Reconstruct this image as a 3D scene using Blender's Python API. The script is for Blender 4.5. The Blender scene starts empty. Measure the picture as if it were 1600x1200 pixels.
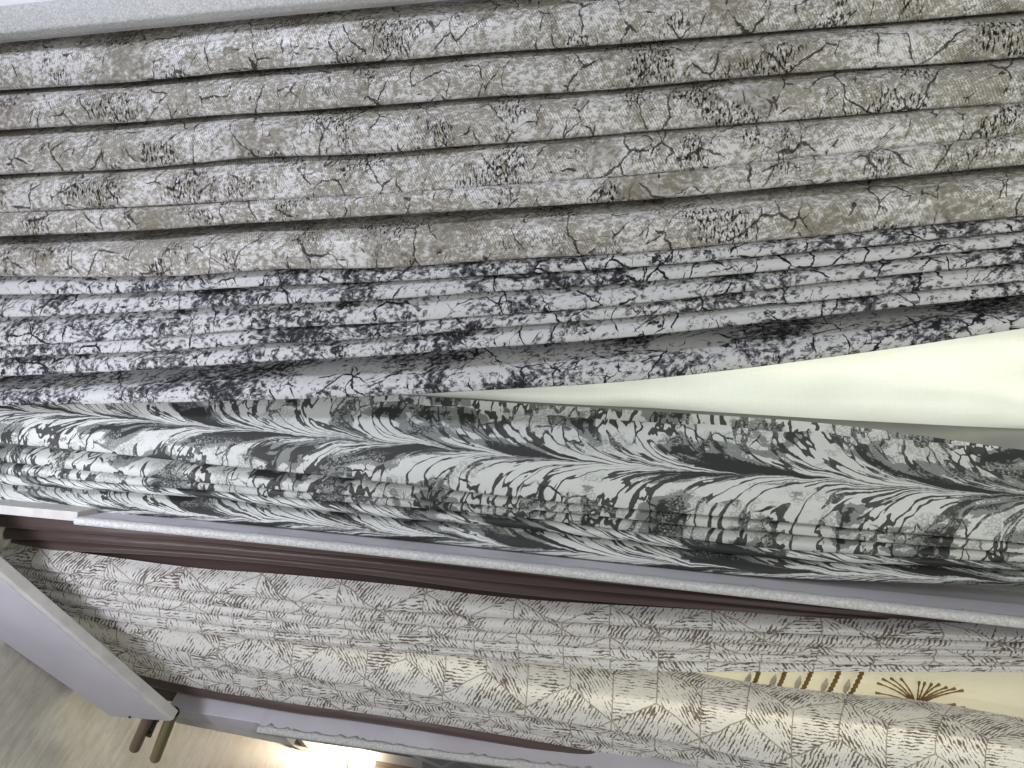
import bpy, bmesh, math, random
import numpy as np
from mathutils import Vector, Matrix
random.seed(4)
rng = np.random.RandomState(7)
sc = bpy.context.scene
COL = sc.collection

# ---------------------------------------------------------------- frame of reference
# u = down the curtains (photo right), v = along the display (photo up), w = out of the display
# towards the viewer.  World: X = v, Y = -w, Z = EYE - u, so the curtains hang from the ceiling.
EYE, DIST, FPX = 1.60, 1.40, 1155.0
uc = np.array([5400.0, -230.0, 1155.0]); uc /= np.linalg.norm(uc)      # u axis seen in camera axes
wc = np.array([0, 0, 1.0]); wc = wc - uc * wc.dot(uc); wc /= np.linalg.norm(wc)
vc = np.cross(wc, uc)
R = np.stack([uc, vc, wc], axis=1)                                      # camera = R @ local
CAM = np.array([0.0, 0.0, DIST])

def W3(p):
    return Vector((p[1], -p[2], EYE - p[0]))

def ray(px, py):
    return R.T @ np.array([(px - 800) / FPX, -(py - 600) / FPX, -1.0])

def hit(px, py, off=0.0, slope=0.0, v0=0.0):
    """meet the plane  w = off + slope*min(v - v0, ...)  (slope 0: the straight bay)"""
    d = ray(px, py)
    k = (off + slope * (CAM[1] - v0) - CAM[2]) / (d[2] - slope * d[1])
    return CAM + d * k

# ---------------------------------------------------------------- camera
cd = bpy.data.cameras.new('camera'); cam = bpy.data.objects.new('camera', cd); COL.objects.link(cam)
cd.sensor_width = 36; cd.lens = 36 * FPX / 1600; cd.clip_start = 0.02; cd.clip_end = 200
ax = [W3(R[i]) - W3((0, 0, 0)) for i in range(3)]
M = Matrix((ax[0], ax[1], ax[2])).transposed().to_4x4(); M.translation = W3(CAM)
cam.matrix_world = M
sc.camera = cam

# ---------------------------------------------------------------- light
sc.view_settings.view_transform = 'Standard'; sc.view_settings.look = 'None'
sc.view_settings.exposure = 0.0; sc.view_settings.gamma = 1
world = bpy.data.worlds.new('World'); sc.world = world; world.use_nodes = True
bg = world.node_tree.nodes['Background']; bg.inputs[0].default_value = (0.85, 0.87, 0.95, 1); bg.inputs[1].default_value = 0.09

def area(name, pos, target, size, power, col, sy=None):
    l = bpy.data.lights.new(name, 'AREA'); l.energy = power; l.color = col
    l.shape = 'RECTANGLE'; l.size = size; l.size_y = sy or size
    o = bpy.data.objects.new(name, l); COL.objects.link(o)
    o.location = W3(pos); d = W3(target) - W3(pos)
    o.rotation_euler = d.to_track_quat('-Z', 'Y').to_euler()
    return o
UCEIL = -1.60
area('ceiling_lamp', (-1.5, 1.7, 1.25), (-0.5, 0.1, 0), 0.4, 31, (0.83, 0.87, 1.0))
area('ceiling_lamp', (-1.5, -0.25, 0.85), (-0.5, -0.75, -0.3), 0.3, 12, (0.90, 0.91, 1.0))
area('shop_window_light', (1.4, 0.45, 2.0), (0.2, 0, 0), 0.9, 31, (1.0, 1.0, 0.86))
area('lower_bay_fill', (0.9, -1.7, 1.5), (0.25, -0.8, -0.4), 0.3, 9, (1.0, 0.97, 0.90))  # unseen fill lamp, added to brighten the broad bark curtain
area('back_window_light', (0.30, 0.03, -0.75), (0.30, 0.0, 0), 0.5, 10, (0.95, 1.0, 0.88), 1.3)
area('back_window_light', (0.25, -0.95, -1.25), (0.2, -0.72, -0.3), 0.35, 20, (1.0, 0.92, 0.66), 1.3)

# ---------------------------------------------------------------- node helpers
class X:
    """a value socket with arithmetic"""
    def __init__(s, g, sock): s.g, s.s = g, sock
    def __add__(a, b): return a.g.m('ADD', a, b)
    def __radd__(a, b): return a.g.m('ADD', a, b)
    def __sub__(a, b): return a.g.m('SUBTRACT', a, b)
    def __rsub__(a, b): return a.g.m('SUBTRACT', b, a)
    def __mul__(a, b): return a.g.m('MULTIPLY', a, b)
    def __rmul__(a, b): return a.g.m('MULTIPLY', a, b)
    def __truediv__(a, b): return a.g.m('DIVIDE', a, b)
    def __gt__(a, b): return a.g.m('GREATER_THAN', a, b)
    def __lt__(a, b): return a.g.m('LESS_THAN', a, b)

class G:
    def __init__(s, name):
        s.mat = bpy.data.materials.new(name); s.mat.use_nodes = True
        s.t = s.mat.node_tree; s.n = s.t.nodes; s.n.clear()
        s.out = s.n.new('ShaderNodeOutputMaterial')
    def put(s, inp, v):
        if isinstance(v, X): s.t.links.new(v.s, inp)
        elif hasattr(v, 'is_output'): s.t.links.new(v, inp)
        else: inp.default_value = v
    def m(s, op, a, b=None, c=None, clamp=False):
        n = s.n.new('ShaderNodeMath'); n.operation = op; n.use_clamp = clamp
        for i, q in enumerate((a, b, c)):
            if q is not None: s.put(n.inputs[i], q)
        return X(s, n.outputs[0])
    def abs(s, a): return s.m('ABSOLUTE', a)
    def floor(s, a): return s.m('FLOOR', a)
    def sin(s, a): return s.m('SINE', a)
    def mod(s, a, b): return s.m('FLOORED_MODULO', a, b)
    def min(s, a, b): return s.m('MINIMUM', a, b)
    def max(s, a, b): return s.m('MAXIMUM', a, b)
    def sat(s, a): return s.m('ADD', a, 0.0, clamp=True)
    def step(s, a, lo, hi):
        n = s.n.new('ShaderNodeMapRange'); n.interpolation_type = 'SMOOTHSTEP'
        for i, q in zip((0, 1, 2), (a, lo, hi)): s.put(n.inputs[i], q)
        return X(s, n.outputs[0])
    def vec(s, x, y=0.0, z=0.0):
        n = s.n.new('ShaderNodeCombineXYZ')
        for i, q in enumerate((x, y, z)): s.put(n.inputs[i], q)
        return n.outputs[0]
    def uv(s):
        n = s.n.new('ShaderNodeUVMap'); n.uv_map = 'UVMap'
        sp = s.n.new('ShaderNodeSeparateXYZ'); s.t.links.new(n.outputs[0], sp.inputs[0])
        return X(s, sp.outputs[0]), X(s, sp.outputs[1])
    def obj(s):
        n = s.n.new('ShaderNodeTexCoord'); sp = s.n.new('ShaderNodeSeparateXYZ')
        s.t.links.new(n.outputs['Object'], sp.inputs[0])
        return [X(s, sp.outputs[i]) for i in range(3)]
    def noise(s, v, scale=1.0, det=2.0, rough=0.5, dist=0.0):
        n = s.n.new('ShaderNodeTexNoise'); s.put(n.inputs['Vector'], v)
        n.inputs['Scale'].default_value = scale; n.inputs['Detail'].default_value = det
        n.inputs['Roughness'].default_value = rough; n.inputs['Distortion'].default_value = dist
        return X(s, n.outputs[0])
    def voro(s, v, scale=1.0, feat='DISTANCE_TO_EDGE'):
        n = s.n.new('ShaderNodeTexVoronoi'); n.voronoi_dimensions = '2D'; n.feature = feat; s.put(n.inputs['Vector'], v)
        n.inputs['Scale'].default_value = scale
        return X(s, n.outputs['Distance'])
    def mix(s, f, a, b):
        n = s.n.new('ShaderNodeMix'); n.data_type = 'RGBA'
        s.put(n.inputs[0], f)
        for i, q in ((6, a), (7, b)):
            s.put(n.inputs[i], q if hasattr(q, 'is_output') else (*q, 1) if len(q) == 3 else q)
        return n.outputs[2]
    def scale(s, c, f):
        n = s.n.new('ShaderNodeVectorMath'); n.operation = 'SCALE'
        s.t.links.new(c, n.inputs[0]); s.put(n.inputs['Scale'], f)
        return n.outputs[0]
    def finish(s, col, rough=0.6, spec=0.4, bump=None, bstr=0.3, bdist=0.002, trans=0.0, metal=0.0, sheen=0.0, tcol=None, alpha=0.0):
        p = s.n.new('ShaderNodeBsdfPrincipled')
        s.put(p.inputs['Base Color'], col if hasattr(col, 'is_output') else (*col, 1))
        s.put(p.inputs['Roughness'], rough); s.put(p.inputs['Specular IOR Level'], spec)
        s.put(p.inputs['Metallic'], metal); s.put(p.inputs['Sheen Weight'], sheen)
        nrm = None
        if bump is not None:
            b = s.n.new('ShaderNodeBump'); b.inputs['Strength'].default_value = bstr
            b.inputs['Distance'].default_value = bdist; s.put(b.inputs['Height'], bump)
            s.t.links.new(b.outputs[0], p.inputs['Normal']); nrm = b.outputs[0]
        sh = p.outputs[0]
        if trans:
            tr = s.n.new('ShaderNodeBsdfTranslucent')
            cc = tcol if tcol is not None else col
            s.put(tr.inputs[0], cc if hasattr(cc, 'is_output') else (*cc, 1))
            if nrm: s.t.links.new(nrm, tr.inputs['Normal'])
            mx = s.n.new('ShaderNodeMixShader'); mx.inputs[0].default_value = trans
            s.t.links.new(sh, mx.inputs[1]); s.t.links.new(tr.outputs[0], mx.inputs[2]); sh = mx.outputs[0]
        if alpha:
            tp = s.n.new('ShaderNodeBsdfTransparent')
            mx = s.n.new('ShaderNodeMixShader'); mx.inputs[0].default_value = alpha
            s.t.links.new(sh, mx.inputs[1]); s.t.links.new(tp.outputs[0], mx.inputs[2]); sh = mx.outputs[0]
        s.t.links.new(sh, s.out.inputs[0])
        return s.mat

def weave(g, s, t, per, slant=1.0):
    return g.sin((s * slant + t) * (2 * math.pi / per))

# ---------------------------------------------------------------- fabrics
def warp(g, s, t, f, amp, seed=0.0, det=2.0):
    a = g.noise(g.vec(s * f, t * f, seed + 1.3), 1, det) - 0.5
    b = g.noise(g.vec(s * f, t * f, seed + 7.7), 1, det) - 0.5
    return s + a * amp, t + b * amp

def veins(g, s, t, fs, ft, seed, wid, brk=0.5):
    """thin branching cracks (edges of warped cells), ragged and broken in places"""
    a, b = warp(g, s, t, 16, 0.045, seed, 4.0)
    a, b = warp(g, a, b, 90, 0.005, seed + 3.0, 3.0)
    e = g.voro(g.vec(a * fs + seed, b * ft, seed), 1)
    keep = g.step(g.noise(g.vec(s * 13, t * 13, seed + 4), 1, 3, 0.6), brk, brk + 0.12)
    rag = g.noise(g.vec(s * 190, t * 190, seed), 1, 3, 0.7)
    return e < (keep * wid * (rag * 2.4 - 0.35))

def fabric_beige():
    g = G('beige_jacquard'); s, t = g.uv()
    s1, t1 = warp(g, s, t, 9, 0.028)
    big = g.noise(g.vec(s1 * 7, t1 * 7, 3.1), 1, 3, 0.6)
    fleck = g.noise(g.vec(s1 * 110, t1 * 80, 0.2), 1, 9, 0.85)
    white = g.step(fleck + (big - 0.5) * 0.30, 0.485, 0.545)
    col = g.mix(white, (0.285, 0.268, 0.228), (0.66, 0.65, 0.665))
    fine = g.noise(g.vec(s * 330, t * 210, 5), 1, 3, 0.7)
    col = g.mix(g.step(fine, 0.53, 0.66) * 0.55, col, (0.68, 0.68, 0.69))
    # olive-gold patches that show a coarse hatch
    ol = g.noise(g.vec(s1 * 6, t1 * 5, 21.0), 1, 4, 0.62)
    hat = g.step(weave(g, s, t, 0.0062, -1.4), -0.3, 0.3)
    ov = veins(g, s1 + t1 * 0.9, t1 - s1 * 0.4, 6, 9, 90.0, 0.065, 0.50)
    olm = g.max(g.step(ol, 0.575, 0.63) * 0.9, ov) * (hat * 0.60 + 0.12)
    col = g.mix(olm, col, (0.105, 0.085, 0.042))
    # brown-black cracks
    c1 = veins(g, s1, t1, 9, 15, 40.0, 0.029, 0.45)
    c2 = veins(g, s1 + t1 * 0.7, t1 - s1 * 0.6, 7, 22, 51.0, 0.036, 0.52)
    c3 = veins(g, s1 - t1 * 0.7, t1 + s1 * 0.3, 22, 20, 67.0, 0.040, 0.58)
    ck = g.max(g.max(c1, c2), c3)
    col = g.mix(ck * (hat * 0.25 + 0.73), col, (0.016, 0.012, 0.009))
    # dark brushed clumps made of short strokes
    cl = g.noise(g.vec(s1 * 8, t1 * 7, 77.0), 1, 3, 0.6)
    st = g.noise(g.vec(s * 90, t * 230, 8), 1, 3, 0.6)
    col = g.mix(g.step(cl, 0.51, 0.60) * g.step(st, 0.50, 0.57), col, (0.018, 0.013, 0.010))
    wm = g.step(g.noise(g.vec(s * 14, t * 9, 60), 1, 3), 0.38, 0.62)
    wv = weave(g, s, t, 0.0052, 0.5) * (wm * 0.85 + 0.15)
    col = g.scale(col, wv * 0.20 + 0.96)
    h = wv * 0.5 + g.noise(g.vec(s * 300, t * 300, 2), 1, 2) + g.noise(g.vec(s * 20, t * 6, 2), 1, 2) * 2.0
    return g.finish(col, g.step(white, -0.5, 1.5) * -0.12 + 0.46, g.step(white, -0.3, 1.0) * 0.4, h, 0.35, 0.0015, trans=0.03)

def fabric_blackwhite():
    g = G('black_white_crackle'); s, t = g.uv()
    s1, t1 = warp(g, s, t, 11, 0.04, 5.0)
    big = g.noise(g.vec(s1 * 8, t1 * 6, 1.1), 1, 3, 0.6)
    fl = g.noise(g.vec(s1 * 95, t1 * 75, 3.2), 1, 8, 0.78)
    v = fl + (big - 0.5) * 0.60
    col = g.mix(g.step(v, 0.49, 0.52), (0.57, 0.575, 0.59), (0.15, 0.15, 0.165))
    col = g.mix(g.step(v, 0.565, 0.59), col, (0.022, 0.022, 0.026))
    c1 = veins(g, s1, t1, 12, 17, 14.0, 0.034, 0.46)
    c2 = veins(g, s1 + t1 * 0.8, t1 - s1 * 0.6, 9, 24, 25.0, 0.038, 0.52)
    c3 = veins(g, s1 - t1 * 0.5, t1 + s1 * 0.2, 30, 26, 31.0, 0.042, 0.56)
    col = g.mix(g.max(g.max(c1, c2), c3), col, (0.018, 0.018, 0.022))
    bl = g.noise(g.vec(s1 * 15, t1 * 16, 57.0), 1, 6, 0.74)
    col = g.mix(g.step(bl, 0.60, 0.62), col, (0.022, 0.022, 0.026))
    wv = weave(g, s, t, 0.0056, -1.1)
    col = g.scale(col, wv * 0.11 + 0.95)
    h = wv * 0.5 + g.noise(g.vec(s * 25, t * 5, 2), 1, 2) * 1.5
    return g.finish(col, 0.6, 0.15, h, 0.28, 0.0012, trans=0.03)

def fabric_feather():
    g = G('combed_marble'); s, t = g.uv()
    s1, t1 = warp(g, s, t, 13, 0.022, 2.0, 3.0)
    PER = 0.205
    k = g.mod(s1 + PER * 0.5, PER) - PER * 0.5          # distance from the nearest spine
    a = g.abs(k) / (PER * 0.5)
    ph = t1 + 0.078 * (g.m('LOGARITHM', a + 0.04, math.e) - a * 0.95)
    side = (k > 0.0) * 3.7
    f1 = g.noise(g.vec(ph * 8.5, a * 1.3 + side, side + 2.0), 1, 2.6, 0.52, 0.5)
    lines = g.noise(g.vec(ph * 30, a * 1.1 + side, 9.0), 1, 2.0, 0.5, 0.4)
    patch = g.noise(g.vec(ph * 9, a * 1.5 + side, 4.0), 1, 2)
    grain = g.noise(g.vec(s * 260, t * 200, 1), 1, 4, 0.7)
    v = f1 + (patch - 0.5) * 0.5 + (grain - 0.5) * 0.13
    near = g.step(a, 0.55, 0.0) * 0.05
    white, mid, dark = (0.72, 0.74, 0.725), (0.26, 0.275, 0.27), (0.038, 0.040, 0.039)
    col = g.mix(g.step(v, 0.535 , 0.55), white, mid)
    col = g.mix(g.step(v + near, 0.628, 0.638), col, dark)
    # fine strands along the combing
    ln = g.abs(lines - 0.5) < (g.noise(g.vec(s * 70, t * 70, 6), 1, 2) * 0.075 - 0.003)
    col = g.mix(ln * 0.95, col, dark)
    # pebbles far from the spine
    s2, t2 = warp(g, s1, t1, 40, 0.02, 8.0)
    vo = g.voro(g.vec(s2 * 0.8, t2 * 1.25, side), 17)
    ed = (vo < 0.028) * g.step(a, 0.42, 0.60) * g.step(patch, 0.46, 0.54)
    col = g.mix(ed, col, dark)
    blob = g.step(g.noise(g.vec(s1 * 13, t1 * 10, 30), 1, 3, 0.6), 0.50, 0.55) * g.step(a, 0.12, 0.35)
    col = g.mix(g.step(grain, 0.47, 0.53) * blob * 0.7, col, (0.29, 0.31, 0.30))
    col = g.mix(g.step(grain, 0.58, 0.62) * blob * 0.8, col, (0.66, 0.69, 0.67))
    th = g.noise(g.vec(s * 420, t * 160, 11), 1, 2)
    col = g.scale(col, th * 0.28 + 0.86)
    wv = weave(g, s, t, 0.0050, 1.2)
    col = g.scale(col, wv * 0.055 + 0.95)
    h = wv * 0.4 + g.noise(g.vec(s * 14, t * 5, 2), 1, 2) * 2.0
    return g.finish(col, 0.55, 0.35, h, 0.25, 0.0012, trans=0.2)

def fabric_bark():
    g = G('bark_hexagon'); s, t = g.uv()
    HX = 0.20
    s0, t0 = s / HX, t / HX
    s0, t0 = s0 + (g.noise(g.vec(s * 8, t * 8, 0), 1, 2) - 0.5) * 0.16, t0
    R3 = math.sqrt(3)
    ax_ = g.mod(t0, 1.0) - 0.5; ay = g.mod(s0, R3) - R3 / 2
    bx = g.mod(t0 - 0.5, 1.0) - 0.5; by = g.mod(s0 - R3 / 2, R3) - R3 / 2
    sel = (ax_ * ax_ + ay * ay) < (bx * bx + by * by)
    gx = bx + (ax_ - bx) * sel; gy = by + (ay - by) * sel
    cid = g.floor((t0 - gx) * 2.0 + 0.5) * 3.1 + g.floor((s0 - gy) * 2.0 + 0.5) * 5.3
    ang = g.m('ARCTAN2', gy, gx)
    sect = g.floor((ang + math.pi + math.pi / 6) / (2 * math.pi / 3))
    sect = g.mod(sect, 3.0)
    rot = sect * (math.pi / 3) + math.pi / 6 + 0.06
    cs, sn = g.m('COSINE', rot), g.sin(rot)
    jx = t + (g.noise(g.vec(s * 60, t * 60, 3), 1, 2) - 0.5) * 0.007
    jy = s + (g.noise(g.vec(s * 60, t * 60, 9), 1, 2) - 0.5) * 0.007
    rx = jx * cs + jy * sn; ry = jy * cs - jx * sn
    den = g.noise(g.vec(s * 16, t * 16, cid), 1, 2)
    lane = rx * 132.0 + (g.noise(g.vec(rx * 30, ry * 30, cid), 1, 4, 0.6) - 0.5) * 1.5 + cid
    tri = g.abs(g.mod(lane, 1.0) - 0.5) * 2.0
    wid = (g.noise(g.vec(rx * 130, ry * 55, sect * 7.0 + cid), 1, 5.0, 0.75) - 0.445) * 4.0 + (den - 0.5) * 2.0 - 0.06
    dash = tri < wid
    fine = g.step(g.noise(g.vec(rx * 300, ry * 90, 4), 1, 3, 0.6), 0.63, 0.66)
    # outlines: the spokes of each cube and its hexagon border
    hexd = g.max(g.abs(gx), g.abs(gx * 0.5) + g.abs(gy * (R3 / 2)))
    fold = g.mod(ang + math.pi + math.pi / 6, 2 * math.pi / 3)
    spoke = g.min(fold, 2 * math.pi / 3 - fold) * g.m('SQRT', gx * gx + gy * gy)
    line = g.max((hexd > 0.493), (spoke < 0.007))
    brown, white = (0.125, 0.092, 0.066), (0.86, 0.85, 0.84)
    col = g.mix(dash * 0.92, white, brown)
    col = g.mix(fine * 0.55, col, (0.30, 0.255, 0.21))
    col = g.mix(line * 0.8, col, (0.30, 0.26, 0.215))
    wv = weave(g, s, t, 0.0060, 0.9)
    col = g.scale(col, wv * 0.03 + 0.97)
    h = dash * -0.6 + wv * 0.2 + g.noise(g.vec(s * 18, t * 5, 2), 1, 2) * 2
    return g.finish(col, 0.6, 0.3, h, 0.25, 0.0012, trans=0.3)

def fabric_brown():
    g = G('brown_satin'); s, t = g.uv()
    n = g.noise(g.vec(s * 60, t * 4, 1), 1, 3)
    tw = weave(g, s, t, 0.0055, 1.3)
    col = g.mix(n, (0.062, 0.041, 0.037), (0.105, 0.072, 0.065))
    col = g.scale(col, tw * 0.06 + 0.95)
    h = g.noise(g.vec(s * 40, t * 7, 4), 1, 4, 0.6) * 3 + tw * 0.15
    return g.finish(col, 0.40, 0.45, h, 0.45, 0.002, sheen=0.1)

def fabric_sheer(name, col, tr, al):
    g = G(name); s, t = g.uv()
    st = g.noise(g.vec(s * 300, t * 40, 1), 1, 3, 0.6); sl = g.noise(g.vec(s * 30, t * 300, 5), 1, 3, 0.6)
    pt = g.noise(g.vec(s * 10, t * 5, 9), 1, 3)
    c = g.mix(g.step((st + sl) * 0.5, 0.35, 0.65), tuple(x * 0.96 for x in col), col)
    c = g.scale(c, pt * 0.16 + 0.90)
    h = (st + sl) * 0.4 + g.noise(g.vec(s * 60, t * 9, 5), 1, 3) * 1.8
    return g.finish(c, 0.5, 0.35, h, 0.30, 0.0012, trans=tr, alpha=al, sheen=0.2)

def painted(name, col, rough=0.45, mottle=0.05, bump=0.12, scale=30):
    g = G(name); x, y, z = g.obj()
    n = g.noise(g.vec(x, y, z), scale, 5, 0.6); n2 = g.noise(g.vec(x, y, z), scale * 0.18, 3)
    c = g.mix(g.step(n2, 0.3, 0.7), tuple(k * (1 - mottle) for k in col), tuple(min(1, k * (1 + mottle)) for k in col))
    return g.finish(c, n * 0.15 + rough, 0.4, n, bump, 0.001)

def plaster():
    g = G('rough_edge_filler'); x, y, z = g.obj()
    n = g.noise(g.vec(x, y, z), 210, 6, 0.72); n2 = g.noise(g.vec(x, y, z), 38, 4, 0.65)
    c = g.mix(g.step(n, 0.36, 0.66), (0.42, 0.42, 0.42), (0.64, 0.645, 0.65))
    c = g.mix(g.step(n2, 0.52, 0.70) * 0.5, c, (0.52, 0.52, 0.54))
    return g.finish(c, 0.75, 0.25, n + n2, 0.8, 0.003)

def ceiling_mat():
    g = G('brushed_ceiling_paper'); x, y, z = g.obj()      # x = v, y = -w in the ceiling plane
    d = x * 0.80 - y * 0.60; e = x * 0.60 + y * 0.80
    st = g.noise(g.vec(e * 5, d * 60, 0), 1, 6, 0.7); big = g.noise(g.vec(e * 3, d * 6, 4), 1, 3, 0.6)
    sp = g.noise(g.vec(x, y, z), 230, 4, 0.75)
    c = g.mix(g.step(st, 0.34, 0.66), (0.58, 0.57, 0.545), (0.74, 0.725, 0.69))
    c = g.mix(g.step(big, 0.42, 0.64) * 0.6, c, (0.56, 0.52, 0.43))
    mo = g.noise(g.vec(e * 18, d * 34, 8), 1, 8, 0.75)
    c = g.mix(g.step(mo, 0.46, 0.60) * 0.5, c, (0.46, 0.445, 0.41))
    c = g.mix(g.step(sp, 0.54, 0.66) * 0.6, c, (0.68, 0.67, 0.66))
    return g.finish(c, 0.42, 0.45, st + sp * 0.8, 0.5, 0.002)

def metal(name, col, rough=0.3):
    g = G(name); x, y, z = g.obj()
    n = g.noise(g.vec(x, y, z), 80, 4, 0.6)
    c = g.mix(n, tuple(k * 0.8 for k in col), col)
    return g.finish(c, n * 0.2 + rough, 0.5, n, 0.1, 0.0005, metal=0.85)

def plain(name, col, rough=0.6):
    g = G(name); x, y, z = g.obj(); n = g.noise(g.vec(x, y, z), 150, 4, 0.7)
    return g.finish(g.mix(n, tuple(k * 0.75 for k in col), tuple(min(1, k * 1.2) for k in col)), rough, 0.3, n, 0.2, 0.001)

MT = dict(beige=fabric_beige(), bw=fabric_blackwhite(), feather=fabric_feather(), bark=fabric_bark(), brown=fabric_brown(),
          sheer=fabric_sheer('white_sheer', (0.84, 0.86, 0.81), 0.42, 0.0),
          cream=fabric_sheer('cream_sheer', (0.66, 0.63, 0.52), 0.40, 0.0),
          board=painted('lilac_white_board', (0.52, 0.505, 0.565), 0.35, 0.07, 0.06),
          white=painted('white_board', (0.76, 0.745, 0.77), 0.4, 0.03, 0.05),
          grey=painted('grey_board', (0.28, 0.28, 0.265), 0.5, 0.06, 0.1),
          raw=painted('raw_board_edge', (0.50, 0.49, 0.475), 0.7, 0.10, 0.4, 120),
          plaster=plaster(), ceil=ceiling_mat(), brass=metal('brass', (0.42, 0.37, 0.22), 0.3),
          bronze=metal('bronze_tube', (0.34, 0.27, 0.22), 0.35), black=plain('black_metal', (0.03, 0.028, 0.03), 0.4),
          thread=plain('golden_brown_thread', (0.235, 0.150, 0.050), 0.55), ghost=plain('taupe_shadow', (0.60, 0.56, 0.47), 0.6),
          tan=painted('tan_board', (0.40, 0.33, 0.27), 0.45, 0.06, 0.1))

# ---------------------------------------------------------------- object helpers
def empty(name, loc, label, cat, group=None):
    o = bpy.data.objects.new(name, None); COL.objects.link(o); o.location = loc
    o.empty_display_size = 0.05
    o['label'] = label; o['category'] = cat
    if group: o['group'] = group
    return o

def mesh(name, verts, faces, mat, parent=None, uvs=None, smooth=True, world=True):
    """verts in local u,v,w (or world when world=False) -> one object"""
    P = [W3(p) for p in verts] if world else [Vector(p) for p in verts]
    org = parent.location.copy() if parent is not None else Vector((0, 0, 0))
    if parent is not None and parent.parent is not None: org = org + parent.parent.location
    me = bpy.data.meshes.new(name); me.from_pydata([p - org for p in P], [], faces)
    if uvs is not None:
        L = me.uv_layers.new(name='UVMap')
        for lp in me.loops: L.data[lp.index].uv = uvs[lp.vertex_index]
    if smooth:
        for p in me.polygons: p.use_smooth = True
    me.materials.append(mat); me.update()
    o = bpy.data.objects.new(name, me); COL.objects.link(o)
    if parent is not None: o.parent = parent
    return o

def grid_faces(nu, nq):
    return [(i * nq + j, i * nq + j + 1, (i + 1) * nq + j + 1, (i + 1) * nq + j) for i in range(nu - 1) for j in range(nq - 1)]

def smooth1(n, amp, waves, r=rng):
    x = np.linspace(0, 1, n); y = np.zeros(n)
    for k in range(1, waves + 1): y += np.sin(2 * np.pi * (x * k * r.uniform(.7, 1.3) + r.rand())) / k ** 0.7
    return y * amp

def pline(pts, xs):
    """traced line, smoothly interpolated and extended straight past its ends"""
    pts = np.array(pts, float); x, y = pts[:, 0], pts[:, 1]
    m = np.gradient(y, x) if len(x) > 2 else np.full(len(x), (y[-1] - y[0]) / (x[-1] - x[0]))
    out = np.empty(len(xs))
    for i, q in enumerate(xs):
        if q <= x[0]: out[i] = y[0] + m[0] * (q - x[0]); continue
        if q >= x[-1]: out[i] = y[-1] + m[-1] * (q - x[-1]); continue
        k = np.searchsorted(x, q) - 1; h = x[k + 1] - x[k]; s = (q - x[k]) / h
        out[i] = ((2*s**3 - 3*s**2 + 1) * y[k] + (s**3 - 2*s**2 + s) * h * m[k] + (-2*s**3 + 3*s**2) * y[k+1] + (s**3 - s**2) * h * m[k+1])
    return out

def line3(pts, ug, off, slope=0.0, v0=0.0, x0=-150, x1=1750):
    """the traced line laid on the bay's plane, resampled at the heights ug -> v(u), w(u)"""
    xs = np.linspace(x0, x1, 120)
    P = np.array([hit(a, b, off, slope, v0) for a, b in zip(xs, pline(pts, xs))])
    o = np.argsort(P[:, 0]); P = P[o]
    return np.interp(ug, P[:, 0], P[:, 1]), np.interp(ug, P[:, 0], P[:, 2])

def curtain(root, top, lips, mat, off, depth, u0, u1, slope=0.0, v0=0.0, s_off=None, tuck=0.35, nu=170, rlip=0.005, wob=0.0025, seed=1, names='fold', proud=None, drop=0.06, pk=0.92, ex=1.7):
    r = np.random.RandomState(seed)
    ug = np.linspace(u0, u1, nu)
    tv, tw = line3(top, ug, off, slope, v0)
    cv, cw = tv, tw - depth[0]
    T = np.linspace(0, math.pi / 2, 13)
    for k, lp in enumerate(lips):
        d = depth[k]
        lv, lw = line3(lp, ug, off, slope, v0)
        if proud: lw = lw + proud[k]
        lv = lv + smooth1(nu, wob * 0.35, 7, r); lw = lw + smooth1(nu, wob, 6, r)
        wid = np.maximum(cv - lv, 0.004)
        rl = np.minimum(rlip, wid * 0.3)
        fat = 1 + smooth1(nu, 0.10, 4, r)
        rows = []
        for th in T:                                       # front of the fold: bulges out from the crease
            q = th / (math.pi / 2)
            vv = cv + (lv + rl - cv) * (0.55 * (1 - math.cos(th)) + 0.45 * q)
            f = math.sin(math.pi / 2 * (q / pk) ** ex) if q < pk else 1 - drop * (1 - math.cos(math.pi / 2 * (q - pk) / (1 - pk)))
            ww = cw + (lw - cw) * f
            rows.append((vv, ww))
        for th in (0.35, 0.75, 1.15, 1.57, 2.1):           # rounded lower edge
            rows.append((lv + rl - rl * math.sin(min(th, 1.57)) + (rl * 0.3 if th > 2 else 0), lw - (lw - cw) * drop - rl * (1 - math.cos(th))))
        dn = depth[k + 1] if k + 1 < len(lips) else d
        nv = lv + np.minimum(wid * tuck, 0.03); nw = lw - (proud[k] if proud else 0) - dn - 0.004
        for q in (0.35, 0.7, 1.0):                         # tucks back to the next crease
            a, b = rows[17]
            rows.append((a + (nv - a) * q, b + (nw - b) * q))
        V = np.array([[ug, a, b] for a, b in rows]).transpose(2, 0, 1)      # nu x rows x 3
        nq = V.shape[1]
        seg = np.linalg.norm(np.diff(V, axis=1), axis=2)
        arc = np.concatenate([np.zeros((nu, 1)), np.cumsum(seg, axis=1)], axis=1)
        arc = arc[:, 16:17] - arc                           # cloth measured up from the lower edge
        so = (s_off[k] if s_off else k * 0.171)
        uv = np.stack([arc + so, np.repeat(ug[:, None], nq, 1)], axis=2).reshape(-1, 2)
        mesh(names, V.reshape(-1, 3), grid_faces(nu, nq), mat, root, uv)
        cv, cw = nv, nw

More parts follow.
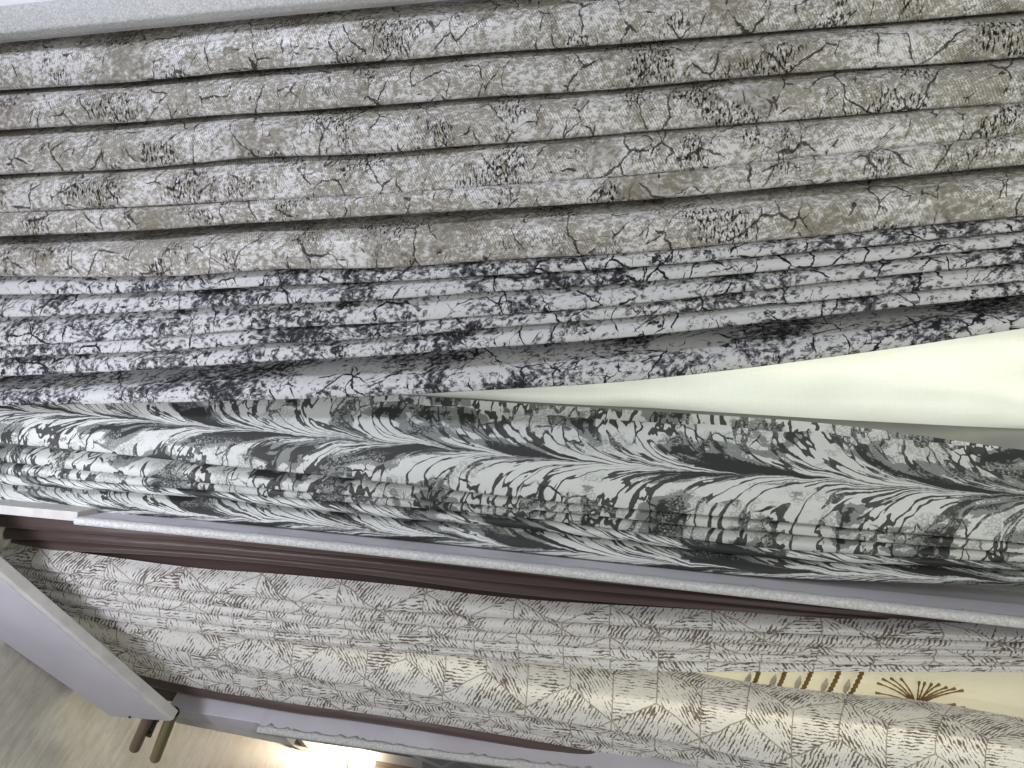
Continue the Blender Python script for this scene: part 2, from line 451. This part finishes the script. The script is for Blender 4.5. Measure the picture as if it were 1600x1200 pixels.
def slab(name, a, b, c, d, thick, mat, parent=None, jag=None):
    """a board: quad a-b-c-d (local points) pushed back by the vector thick"""
    th = np.array(thick); q = [np.array(x) for x in (a, b, c, d)]
    V = q + [x + th for x in q]
    F = [(0, 1, 2, 3), (7, 6, 5, 4), (0, 4, 5, 1), (1, 5, 6, 2), (2, 6, 7, 3), (3, 7, 4, 0)]
    o = mesh(name, V, F, mat, parent, smooth=False)
    bm = bmesh.new(); bm.from_mesh(o.data); bmesh.ops.recalc_face_normals(bm, faces=bm.faces); bm.to_mesh(o.data); bm.free()
    bv = o.modifiers.new('bevel', 'BEVEL'); bv.width = 0.0015; bv.segments = 2; bv.limit_method = 'ANGLE'
    return o

def tube(name, pts, rad, mat, parent=None, n=10, closed=True, radii=None):
    P = [np.array(W3(p)) for p in pts]; V = []; F = []
    for i, p in enumerate(P):
        d = P[min(i + 1, len(P) - 1)] - P[max(i - 1, 0)]; d = d / np.linalg.norm(d)
        a = np.cross(d, (0.3, 0.9, 0.2)); a /= np.linalg.norm(a); b = np.cross(d, a)
        r_ = radii[i] if radii else rad
        for j in range(n):
            t = 2 * math.pi * j / n; V.append(p + r_ * (math.cos(t) * a + math.sin(t) * b))
    for i in range(len(P) - 1):
        for j in range(n): F.append((i * n + j, i * n + (j + 1) % n, (i + 1) * n + (j + 1) % n, (i + 1) * n + j))
    if closed: F += [tuple(range(n - 1, -1, -1)), tuple(range((len(P) - 1) * n, len(P) * n))]
    return mesh(name, V, F, mat, parent, world=False, smooth=n > 6)

# ---------------------------------------------------------------- ceiling
ce = mesh('ceiling', [(UCEIL, -7, -7), (UCEIL, 2.5, -7), (UCEIL, 2.5, 3), (UCEIL, -7, 3)], [(0, 1, 2, 3)], MT['ceil'], smooth=False)
ce['kind'] = 'structure'; ce['label'] = 'brushed beige grey ceiling covering above the display'

# ---------------------------------------------------------------- traced folds (photo pixels)
XS = [0, 300, 350, 650, 700, 1000, 1300, 1600]
def L(*y): return list(zip(XS, y))
B_TOP = L(40, 10, 5, -18, -22, -50, -80, -108)
B = [L(134, 112, 107, 87, 82, 61, 34, 8), L(199, 178, 174, 154, 149, 129, 104, 81), L(269, 252, 247, 229, 225, 201, 178, 154),
     L(329, 316, 313, 297, 292, 269, 238, 205), L(367, 352, 348, 330, 327, 308, 281, 253), L(430, 426, 422, 412, 408, 390, 363, 333)]
C_TOP = L(418, 412, 410, 398, 394, 376, 350, 322)
C = [L(460, 454, 451, 436, 433, 416, 389, 359), L(496, 482, 479, 464, 460, 440, 413, 382), L(541, 523, 518, 501, 497, 473, 439, 409),
     L(560, 544, 540, 523, 518, 494, 467, 438), L(589, 573, 569, 551, 547, 525, 492, 459), L(635, 628, 627, 616, 613, 593, 557, 513)]
XF = [0, 300, 600, 800, 1200, 1600]
def LF(*y): return list(zip(XF, y))
D_TOP = [(0, 598), (400, 606), (650, 620), (800, 631), (1050, 646), (1300, 664), (1600, 704)]
D = [LF(690, 719, 750, 773, 810, 846), LF(720, 752, 778, 793, 832, 863), LF(741, 766, 791, 809, 857, 879),
     LF(757, 779, 808, 826, 872, 890), LF(793, 811, 840, 861, 901, 916)]
U0, U1 = -1.57, 0.75

def base(px, py, off, slope=0.0, v0=0.0):
    p = hit(px, py, off, slope, v0); return W3((U1, p[1], p[2]))

t = empty('curtain', base(1600, 180, 0.02), 'beige and silver crackle jacquard curtain, uppermost in the photo, in deep rounded folds', 'curtain')
curtain(t, B_TOP, B, MT['beige'], 0.02, [0.06, 0.065, 0.065, 0.06, 0.06, 0.095], U0, U1, seed=3, rlip=0.009, drop=0.14, pk=0.80, ex=1.55)
t = empty('curtain', base(1600, 420, 0.0), 'white curtain with black crackle veins in narrow pleats just below the beige curtain', 'curtain')
curtain(t, C_TOP, C, MT['bw'], 0.0, [0.032, 0.03, 0.03, 0.028, 0.03, 0.10], U0, U1, seed=11, rlip=0.004, tuck=0.3, wob=0.0018)
t = empty('curtain', base(1600, 800, -0.02), 'grey, black and white curtain with combed feather marbling above the long white divider', 'curtain')
curtain(t, D_TOP, D, MT['feather'], -0.025, [0.06, 0.042, 0.034, 0.03, 0.036], U0, U1, seed=21, rlip=0.005,
        s_off=[-0.088, 0.11, 0.315, 0.21, 0.60], tuck=0.3, wob=0.002, proud=[0.035, 0.012, 0.0, 0.0, 0.008])

# white sheer behind, and the grey back board below it
def sheet(name, top, bot, off_t, off_b, mat, parent=None, x0=500, x1=1750, nx=120, ny=26, amp=0.004, slope=0.0, v0=0.0, sag=0.0, seed=5):
    xs = np.linspace(x0, x1, nx); a = pline(top, xs); b = pline(bot, xs); r = np.random.RandomState(seed)
    V, UV = [], []
    w1 = smooth1(ny, amp, 3, r); w2 = smooth1(nx, amp, 5, r); w3 = smooth1(nx, amp * 0.7, 9, r)
    for i, x in enumerate(xs):
        for j in range(ny):
            q = j / (ny - 1); o = off_t + (off_b - off_t) * q
            p = hit(x, a[i] + (b[i] - a[i]) * q, o, slope, v0)
            p = p + np.array([0, 0, w1[j] + w2[i] * (0.4 + q * 0.6) + w3[i] * math.sin(q * 5 + i * 0.06) - sag * math.sin(q * math.pi)])
            V.append(p); UV.append((p[1], p[0]))
    return mesh(name, V, grid_faces(nx, ny), mat, parent, UV)
SH_B = [(500, 610), (650, 618), (800, 627), (1050, 640), (1300, 655), (1600, 671)]
t = empty('sheer_curtain', base(1600, 600, -0.09), 'plain white sheer voile glowing with light between the black veined and feather marbled curtains', 'curtain')
sheet('voile', [(500, 560), (800, 540), (1200, 500), (1600, 440)], SH_B, -0.10, -0.085, MT['sheer'], t, amp=0.008)
bb = slab('wall', hit(450, 604, -0.14), hit(1800, 672, -0.14), hit(1800, 985, -0.14), hit(250, 815, -0.14), (0, 0, -0.02), MT['grey'])
bb['kind'] = 'structure'; bb['label'] = 'grey wall strip showing below the white sheer'

# ---------------------------------------------------------------- dividers
def divider(label, edge, hgt, face_px, off, back, mat_face, xa, xb, slope=0.0, v0=0.0, jag=0.006, group=None, seed=2):
    """edge: traced lower line of the board's front edge; hgt: its thickness in metres. The board runs back from it."""
    xs = np.linspace(xa, xb, 90); ys = pline(edge, xs); r = np.random.RandomState(seed)
    P = np.array([hit(x, y, off, slope, v0) for x, y in zip(xs, ys)])
    n = len(xs); th = np.array([hgt(x) if callable(hgt) else hgt for x in xs])
    m = P[n - 1]; root = empty('divider_board', W3(m), label, 'divider board', group)
    bk = np.array(back)
    # the board: cross-section corners, 4 mm inside the edge strip
    V = []
    for i in range(n):
        p = P[i]; up = np.array([0, th[i], 0])
        for c in (p + bk * 0.03, p + up + bk * 0.03, p + up + bk, p + bk): V.append(c)
    F = []
    for i in range(n - 1):
        for j in range(4): F.append((i*4+j, i*4+(j+1)%4, (i+1)*4+(j+1)%4, (i+1)*4+j))
    F += [(0, 1, 2, 3), tuple((n-1)*4 + j for j in (3, 2, 1, 0))]
    mesh('board', V, F, mat_face, root, smooth=False)
    # the edge strip: wraps the front edge, its free side ragged on the board's face
    m_ = 700; xs2 = np.linspace(0, n - 1, m_)
    PP = np.stack([np.interp(xs2, range(n), P[:, k]) for k in range(3)], 1); tt = np.interp(xs2, range(n), th)
    rag = np.abs(np.interp(np.linspace(0, 260, m_), range(262), r.randn(262))) * jag + np.abs(np.interp(np.linspace(0, 40, m_), range(42), r.randn(42))) * jag
    V = []
    for i in range(m_):
        p = PP[i]; up = np.array([0, tt[i], 0]); bd = bk / np.linalg.norm(bk); z = np.array([0, 0.0022, 0])
        V += [p - z + bd * 0.02, p - z * 0.6 - bd * 0.001, p - bd * 0.003 + up * 0.1, p - bd * 0.004 + up * 0.5, p - bd * 0.003 + up * 0.9, p + up + z * 0.7,
              p + up + z + bd * (0.010 + rag[i] * 0.6), p + up + z * 0.9 + bd * (0.013 + rag[i]), p + up - z + bd * (0.014 + rag[i])]
    mesh('edge_strip', V, grid_faces(m_, 9), MT['plaster'], root)
    return root

# upper board (only its edge and a bit of face show), middle board, lower board
divider('pale speckled board edge in the upper corner, above the beige curtain', [(0, 54), (300, 24), (650, -10), (1600, -105)], 0.062, None, 0.035, (0, 0, -0.035), MT['raw'], -160, 1760, jag=0.002, seed=8)
w0 = hit(-160, -40, 0.02); w1_ = hit(900, -150, 0.02)
mb = slab('display_panel', hit(-200, 40, 0.03), hit(1000, -90, 0.03), hit(1000, -500, 0.03), hit(-200, -330, 0.03), (0, 0, -0.03), MT['white'])
mb['label'] = 'pinkish white panel just showing in the upper left corner behind the speckled board edge'; mb['category'] = 'panel'
EB = [(100, 817), (400, 847), (800, 891), (1200, 936), (1600, 981)]
divider('long lilac white divider board with ragged pale edge filler, under the feather marbled curtain', EB, 0.0115, None, 0.065, (0, 0, -0.22), MT['board'], 117, 1760, jag=0.0045, seed=2)
t = empty('header_strip', W3(hit(0, 800, 0.02)), 'narrow white strip butting the left end of the long lilac divider board', 'strip')
slab('strip', hit(-160, 775, 0.04), hit(121, 800, 0.04), hit(121, 815, 0.04), hit(-160, 788, 0.04), (0, 0, -0.10), MT['raw'], t)

# ---------------------------------------------------------------- lower bay, turning away from the viewer
SL = 0.70
V0 = hit(800, 880, 0.0)[1]
def lo(px, py, off): return hit(px, py, off, SL, V0)
NB = np.array([0, SL, -1.0]); NB /= np.linalg.norm(NB)             # straight back into the lower bay
NF = -NB
BR_TOP = [(0, 795), (400, 836), (800, 880), (1200, 920), (1600, 955)]
BR = [[(0, 824), (400, 856), (800, 897), (1200, 938), (1600, 972)], [(0, 843), (400, 871), (800, 913), (1200, 950), (1600, 984)],
      [(0, 856), (400, 882), (600, 905), (800, 930), (1200, 960), (1600, 990)], [(0, 880), (400, 920), (800, 962), (1200, 985), (1600, 1004)]]
E_TOP = [(0, 858), (150, 880), (300, 899), (400, 906), (600, 925), (800, 948), (1000, 961), (1200, 972), (1600, 990)]
E = [[(0, 882), (250, 920), (400, 935), (550, 950), (800, 970), (900, 976), (1200, 992), (1600, 1005)],
     [(0, 897), (250, 936), (550, 970), (800, 991), (900, 997), (1200, 1012), (1600, 1021)],
     [(0, 910), (250, 951), (550, 985), (800, 1006), (900, 1012), (1200, 1024), (1600, 1031)],
     [(0, 925), (250, 967), (550, 1000), (800, 1022), (900, 1029), (1200, 1038), (1600, 1043)],
     [(0, 938), (250, 984), (400, 1000), (550, 1013), (800, 1036), (900, 1045), (1000, 1051), (1200, 1054), (1600, 1056)]]
F_TOP = [(0, 915), (250, 955), (400, 965), (600, 980), (800, 1003), (1000, 1050), (1160, 1083), (1320, 1104), (1435, 1114), (1600, 1142)]
F_ = [[(100, 958), (300, 1022), (400, 1044), (660, 1084), (800, 1110), (950, 1137), (1115, 1170), (1250, 1198), (1600, 1262)],
      [(100, 985), (300, 1044), (400, 1062), (660, 1105), (800, 1130), (1000, 1168), (1250, 1222), (1600, 1285)],
      [(100, 1005), (300, 1062), (400, 1080), (660, 1120), (800, 1145), (1000, 1183), (1250, 1238), (1600, 1300)],
      [(100, 1025), (300, 1077), (400, 1097), (660, 1136), (800, 1161), (1000, 1197), (1250, 1252), (1600, 1318)]]
G_TOP = [(100, 1015), (250, 1062), (400, 1090), (700, 1138), (900, 1172), (1250, 1238), (1600, 1300)]
G_ = [[(100, 1040), (271, 1083), (400, 1106), (700, 1150), (900, 1183), (1250, 1250), (1600, 1320)],
      [(100, 1060), (271, 1101), (402, 1121), (700, 1160), (900, 1194), (1250, 1262), (1600, 1330)]]
LU0, LU1 = UCEIL + 0.012, 1.05
def lbase(px, py, off): p = lo(px, py, off); return W3((LU1, p[1], p[2]))
t = empty('lining_curtain', lbase(1600, 970, -0.02), 'dark brown satin curtain squeezed between the long white divider and the bark patterned folds', 'curtain')
curtain(t, BR_TOP, BR, MT['brown'], -0.06, [0.035, 0.045, 0.04, 0.10], LU0, LU1, SL, V0, seed=31, rlip=0.008, tuck=0.3, wob=0.003)
t = empty('curtain', lbase(1600, 1020, 0), 'narrow pleats of white curtain with brown bark hexagons below the dark brown satin', 'curtain', 'white bark hexagon curtains')
curtain(t, E_TOP, E, MT['bark'], -0.010, [0.06, 0.06, 0.05, 0.05, 0.06], LU0, LU1, SL, V0, seed=41, rlip=0.006, tuck=0.3, s_off=[0.0, 0.21, 0.37, 0.62, 0.81], wob=0.003, drop=0.12, pk=0.85, ex=1.45)
t = empty('curtain', lbase(1600, 1220, 0), 'broad lit flat of white curtain with brown bark hexagons below the embroidered cream sheer', 'curtain', 'white bark hexagon curtains')
curtain(t, F_TOP, F_, MT['bark'], -0.025, [0.07, 0.065, 0.05, 0.055], LU0, LU1, SL, V0, seed=51, rlip=0.008, tuck=0.3, s_off=[0.03, 0.26, 0.43, 0.57], wob=0.003, drop=0.25, pk=0.72, ex=1.15)
t = empty('lining_curtain', lbase(1000, 1190, 0), 'thin roll of brown satin along the lower divider board', 'curtain')
curtain(t, G_TOP, G_, MT['brown'], -0.02, [0.03, 0.04], LU0, LU1, SL, V0, seed=61, rlip=0.010, tuck=0.3, wob=0.003)

# cream sheer with its embroidery
SO = -0.125
sh = empty('sheer_curtain', lbase(1600, 1100, SO), 'cream sheer curtain with brown embroidered bars and dandelion head', 'curtain')
sheet('voile', [(800, 1000), (1200, 1030), (1700, 1030)], [(800, 1060), (1200, 1110), (1500, 1150), (1700, 1190)], SO, SO, MT['cream'], sh, x0=780, x1=1780, ny=20, amp=0.0025, slope=SL, v0=V0, seed=9)
EMB = SO + 0.010
for (a, b, c, d) in ((1186, 1053, 1171, 1077), (1227, 1054, 1209, 1081), (1268, 1054, 1246, 1086), (1311, 1056, 1286, 1091), (1347, 1056, 1320, 1094)):
    pts, rad = [], []
    for k in range(25):
        q = k / 24; x = a + (c - a) * q + math.sin(q * 3.14) * 2.0; y = b - 6 + (d + 4 - b + 6) * q
        pts.append(lo(x, y, EMB)); rad.append(0.0042 + 0.0014 * math.sin(k * 1.9))
    o = tube('embroidered_bar', pts, 0.006, MT['thread'], sh, 8, radii=rad)
    cx, cy = (a + c) / 2 - 8, (b + d) / 2 - 2
    V = [lo(cx + (2.2 - 9 * q) * 1.0 + wd * math.sin(q2 * math.pi) * 5.0, cy - 13 + 26 * q2, EMB - 0.006 + 0.003 * (1 - abs(wd)))
         for q2 in np.linspace(0, 1, 9) for q in (q2,) for wd in (-1, 0, 1)]
    o = mesh('leaf_shadow', V, grid_faces(9, 3), MT['ghost'], sh, [(0, 0)] * len(V))  # soft leaf-shaped shadow beside each bar, modelled as a pale taupe patch
fl = empty('embroidered_dandelion', (0, 0, 0), '', ''); del fl['label'], fl['category']; fl.parent = sh
tips = [(845, 236, 0), (862, 224, 0), (858, 200, 1), (868, 152, 1), (893, 131, 1), (935, 128, 1), (985, 131, 1), (1076, 146, 0), (1104, 149, 0), (1138, 155, 0),
        (1178, 157, -1), (1216, 172, -1), (1258, 178, -1), (1298, 188, -1), (1260, 258, 0), (1306, 275, 0), (1266, 293, 0), (838, 234, 0)]
for tx, ty, bend in tips:
    x1, y1 = 1100 + tx / 3.2, 1020 + ty / 3.2; x0, y0 = 1432 + (x1 - 1432) * 0.02, 1103
    pts, rad = [], []
    for k in range(15):
        q = k / 14; x = x0 + (x1 - x0) * q; y = y0 + (y1 - y0) * (q ** (0.75 if bend else 1.0)) - (2.0 * math.sin(q * math.pi) if bend else 0)
        pts.append(lo(x, y, EMB + 0.002)); rad.append((0.0021 - 0.0007 * q) * (1 + 0.22 * math.sin(k * 2.3)) + (0.0016 if k >= 13 else 0))
    tube('stalk', pts, 0.003, MT['thread'], fl, 6, radii=rad)
hd = [lo(1432 + 9 * math.cos(a) * r_, 1102 + 5 * math.sin(a) * r_, EMB + 0.004 * (1.2 - r_)) for r_ in (0.05, 0.4, 0.7, 1.0) for a in np.linspace(0, 2 * math.pi, 17)]
mesh('knot', hd, grid_faces(4, 17), MT['thread'], fl)

# lower divider board and the strip at its end
EC = [(402, 1144), (700, 1186), (900, 1212), (1250, 1268), (1600, 1330)]
def divider_low():
    xs = np.linspace(402, 1760, 80); ys = pline(EC, xs); r = np.random.RandomState(5)
    P = np.array([lo(x, y, 0.035) for x, y in zip(xs, ys)]); n = 80
    root = empty('divider_board', W3(P[-1]), 'lower lilac white divider board with ragged white edge, below the thin brown satin roll', 'divider board')
    up = np.array([0, 0.012, 0]); V = []
    for p in P: V += [p, p + up, p + up + NB * 0.22, p + NB * 0.22]
    F = [(i*4+j, i*4+(j+1)%4, (i+1)*4+(j+1)%4, (i+1)*4+j) for i in range(n-1) for j in range(4)] + [(0, 1, 2, 3), tuple((n-1)*4 + j for j in (3, 2, 1, 0))]
    mesh('board', V, F, MT['board'], root, smooth=False)
    m_ = 400; q = np.linspace(0, n - 1, m_); PP = np.stack([np.interp(q, range(n), P[:, k]) for k in range(3)], 1)
    rag = np.abs(np.interp(np.linspace(0, 150, m_), range(152), r.randn(152))) * 0.005
    V = []; z = np.array([0, 0.002, 0])
    for i in range(m_):
        p = PP[i]
        V += [p - z + NB * 0.02, p - z - NB * 0.002, p - NB * 0.004 + up * 0.5, p + up + z - NB * 0.001, p + up + z + NB * (0.004 + rag[i]), p + up - z + NB * (0.005 + rag[i])]
    mesh('edge_strip', V, grid_faces(m_, 6), MT['plaster'], root)
divider_low()
t = empty('header_strip', W3(lo(340, 1120, 0.02)), 'short grey board end beside the pelmet foot and the brass rod', 'strip')
slab('board_end', lo(262, 1118, 0.01), lo(408, 1143, 0.01), lo(408, 1130, 0.01), lo(262, 1106, 0.01), NB * 0.10, MT['board'], t)
slab('board_underside', lo(276, 1130, 0.008), lo(458, 1166, 0.008), lo(440, 1146, 0.008), lo(270, 1118, 0.008), NB * 0.03, MT['raw'], t)

# ---------------------------------------------------------------- slanted pelmet
PF = 0.10
A, Bp, Cp, Dp = lo(-160, 768, PF), lo(262, 1127, PF), lo(172, 1119, PF), lo(-160, 888, PF)
t = empty('pelmet_board', W3(Bp), 'slanting lilac white pelmet board with raw grey edge in the lower left corner', 'pelmet')
slab('front_board', Dp, A, Bp, Cp, NB * 0.012, MT['board'], t)
e = lambda p, q: p + NB * q
ed = np.array(lo(10, 10, 0)) * 0
slab('edge_band', A + np.array([0.004, 0, 0]), Bp + np.array([0.004, 0, 0]), Bp + np.array([0.004, 0, 0]) + np.array([0.012, 0.006, 0]), A + np.array([0.004, 0, 0]) + np.array([0.012, 0.006, 0]), NB * 0.026, MT['raw'], t)
for px, py in ((203, 1120), (247, 1126)):
    c = lo(px, py, PF + 0.002)
    tube('screw', [c, c + NF * 0.003], 0.0035, MT['black'], t, 8)

# rods that run out past the pelmet's end
def rod(label, a, b, rad, mat, off_a, off_b, cap):
    p, q = lo(*a, off_a), lo(*b, off_b)
    root = empty('curtain_rod', W3(p), label, 'curtain rod')
    tube('tube', [p, p + (q - p) * 0.5, q], rad, mat, root, 20, closed=False)
    d = (q - p) / np.linalg.norm(q - p)
    tube('end_cap', [q - d * 0.004, q - d * 0.002], rad * 0.93, MT['black'], root, 20)
rod('brass curtain rod end beside the foot of the slanting pelmet', (271, 1112), (243, 1184), 0.0155, MT['brass'], 0.055, 0.075, 0)
rod('bronze brown curtain rod end under the slanting pelmet, left of the brass one', (238, 1108), (211, 1168), 0.0155, MT['bronze'], 0.055, 0.075, 0)
t = empty('rod_bracket', W3(lo(240, 1135, 0.05)), 'small black bracket between the bronze and brass rod ends', 'bracket')
p, q = lo(246, 1118, 0.05), lo(235, 1145, 0.06)
tube('arm', [p, p + (q - p) * 0.7, q], 0.007, MT['black'], t, 10)
tube('tip', [q, q + NF * 0.01], 0.008, MT['black'], t, 10)

# ---------------------------------------------------------------- farther along the ceiling
def onceil(px, py, du=0.0):
    d = ray(px, py); k = (UCEIL + du - CAM[0]) / d[0]; return CAM + d * k
a = onceil(455, 1166, 0.03); b = onceil(640, 1195, 0.03)
t = empty('far_pelmet', W3(a), 'tan pelmet box on the ceiling beyond the lower divider', 'pelmet')
slab('front', onceil(425, 1150, 0.02), onceil(470, 1172, 0.02), onceil(640, 1206, 0.02), onceil(640, 1175, 0.02), (-0.018, 0, 0), MT['tan'], t)
slab('rim', onceil(470, 1156, 0.045), onceil(480, 1168, 0.045), onceil(660, 1202, 0.045), onceil(660, 1186, 0.045), (-0.022, 0, 0), MT['white'], t)
t = empty('ceiling_trellis', W3(onceil(680, 1190, 0.05)), 'white zigzag trim on the ceiling right of the spotlight', 'trim')
zz = [(640, 1176), (690, 1199), (716, 1187), (760, 1205)]
for (x0, y0), (x1, y1) in zip(zz[:-1], zz[1:]):
    tube('lath', [onceil(x0, y0, 0.06), onceil(x1, y1, 0.06)], 0.012, MT['white'], t, 6)

# lit spotlight
LP = onceil(568, 1193, 0.06)
t = empty('ceiling_spotlight', W3(LP), 'lit ceiling spotlight at the bottom edge, glowing warm white', 'spotlight')
tube('housing', [LP + np.array([-0.06, 0, 0]), LP + np.array([-0.045, 0, 0]), LP + np.array([-0.03, 0, 0])], 0.085, MT['white'], t, 24, closed=False)
g = G('lamp_glow'); em = g.n.new('ShaderNodeEmission'); em.inputs[0].default_value = (1.0, 0.93, 0.80, 1); em.inputs[1].default_value = 30
g.t.links.new(em.outputs[0], g.out.inputs[0])
bm = bmesh.new(); bmesh.ops.create_uvsphere(bm, u_segments=20, v_segments=12, radius=0.06)
me = bpy.data.meshes.new('bulb'); bm.to_mesh(me); bm.free(); me.materials.append(g.mat)
o = bpy.data.objects.new('bulb', me); COL.objects.link(o); o.parent = t
l = bpy.data.lights.new('spotlight_glow', 'POINT'); l.energy = 32; l.color = (1.0, 0.80, 0.55); l.shadow_soft_size = 0.05
o = bpy.data.objects.new('spotlight_glow', l); COL.objects.link(o); o.location = W3(LP + np.array([0.10, 0.02, 0.02]))
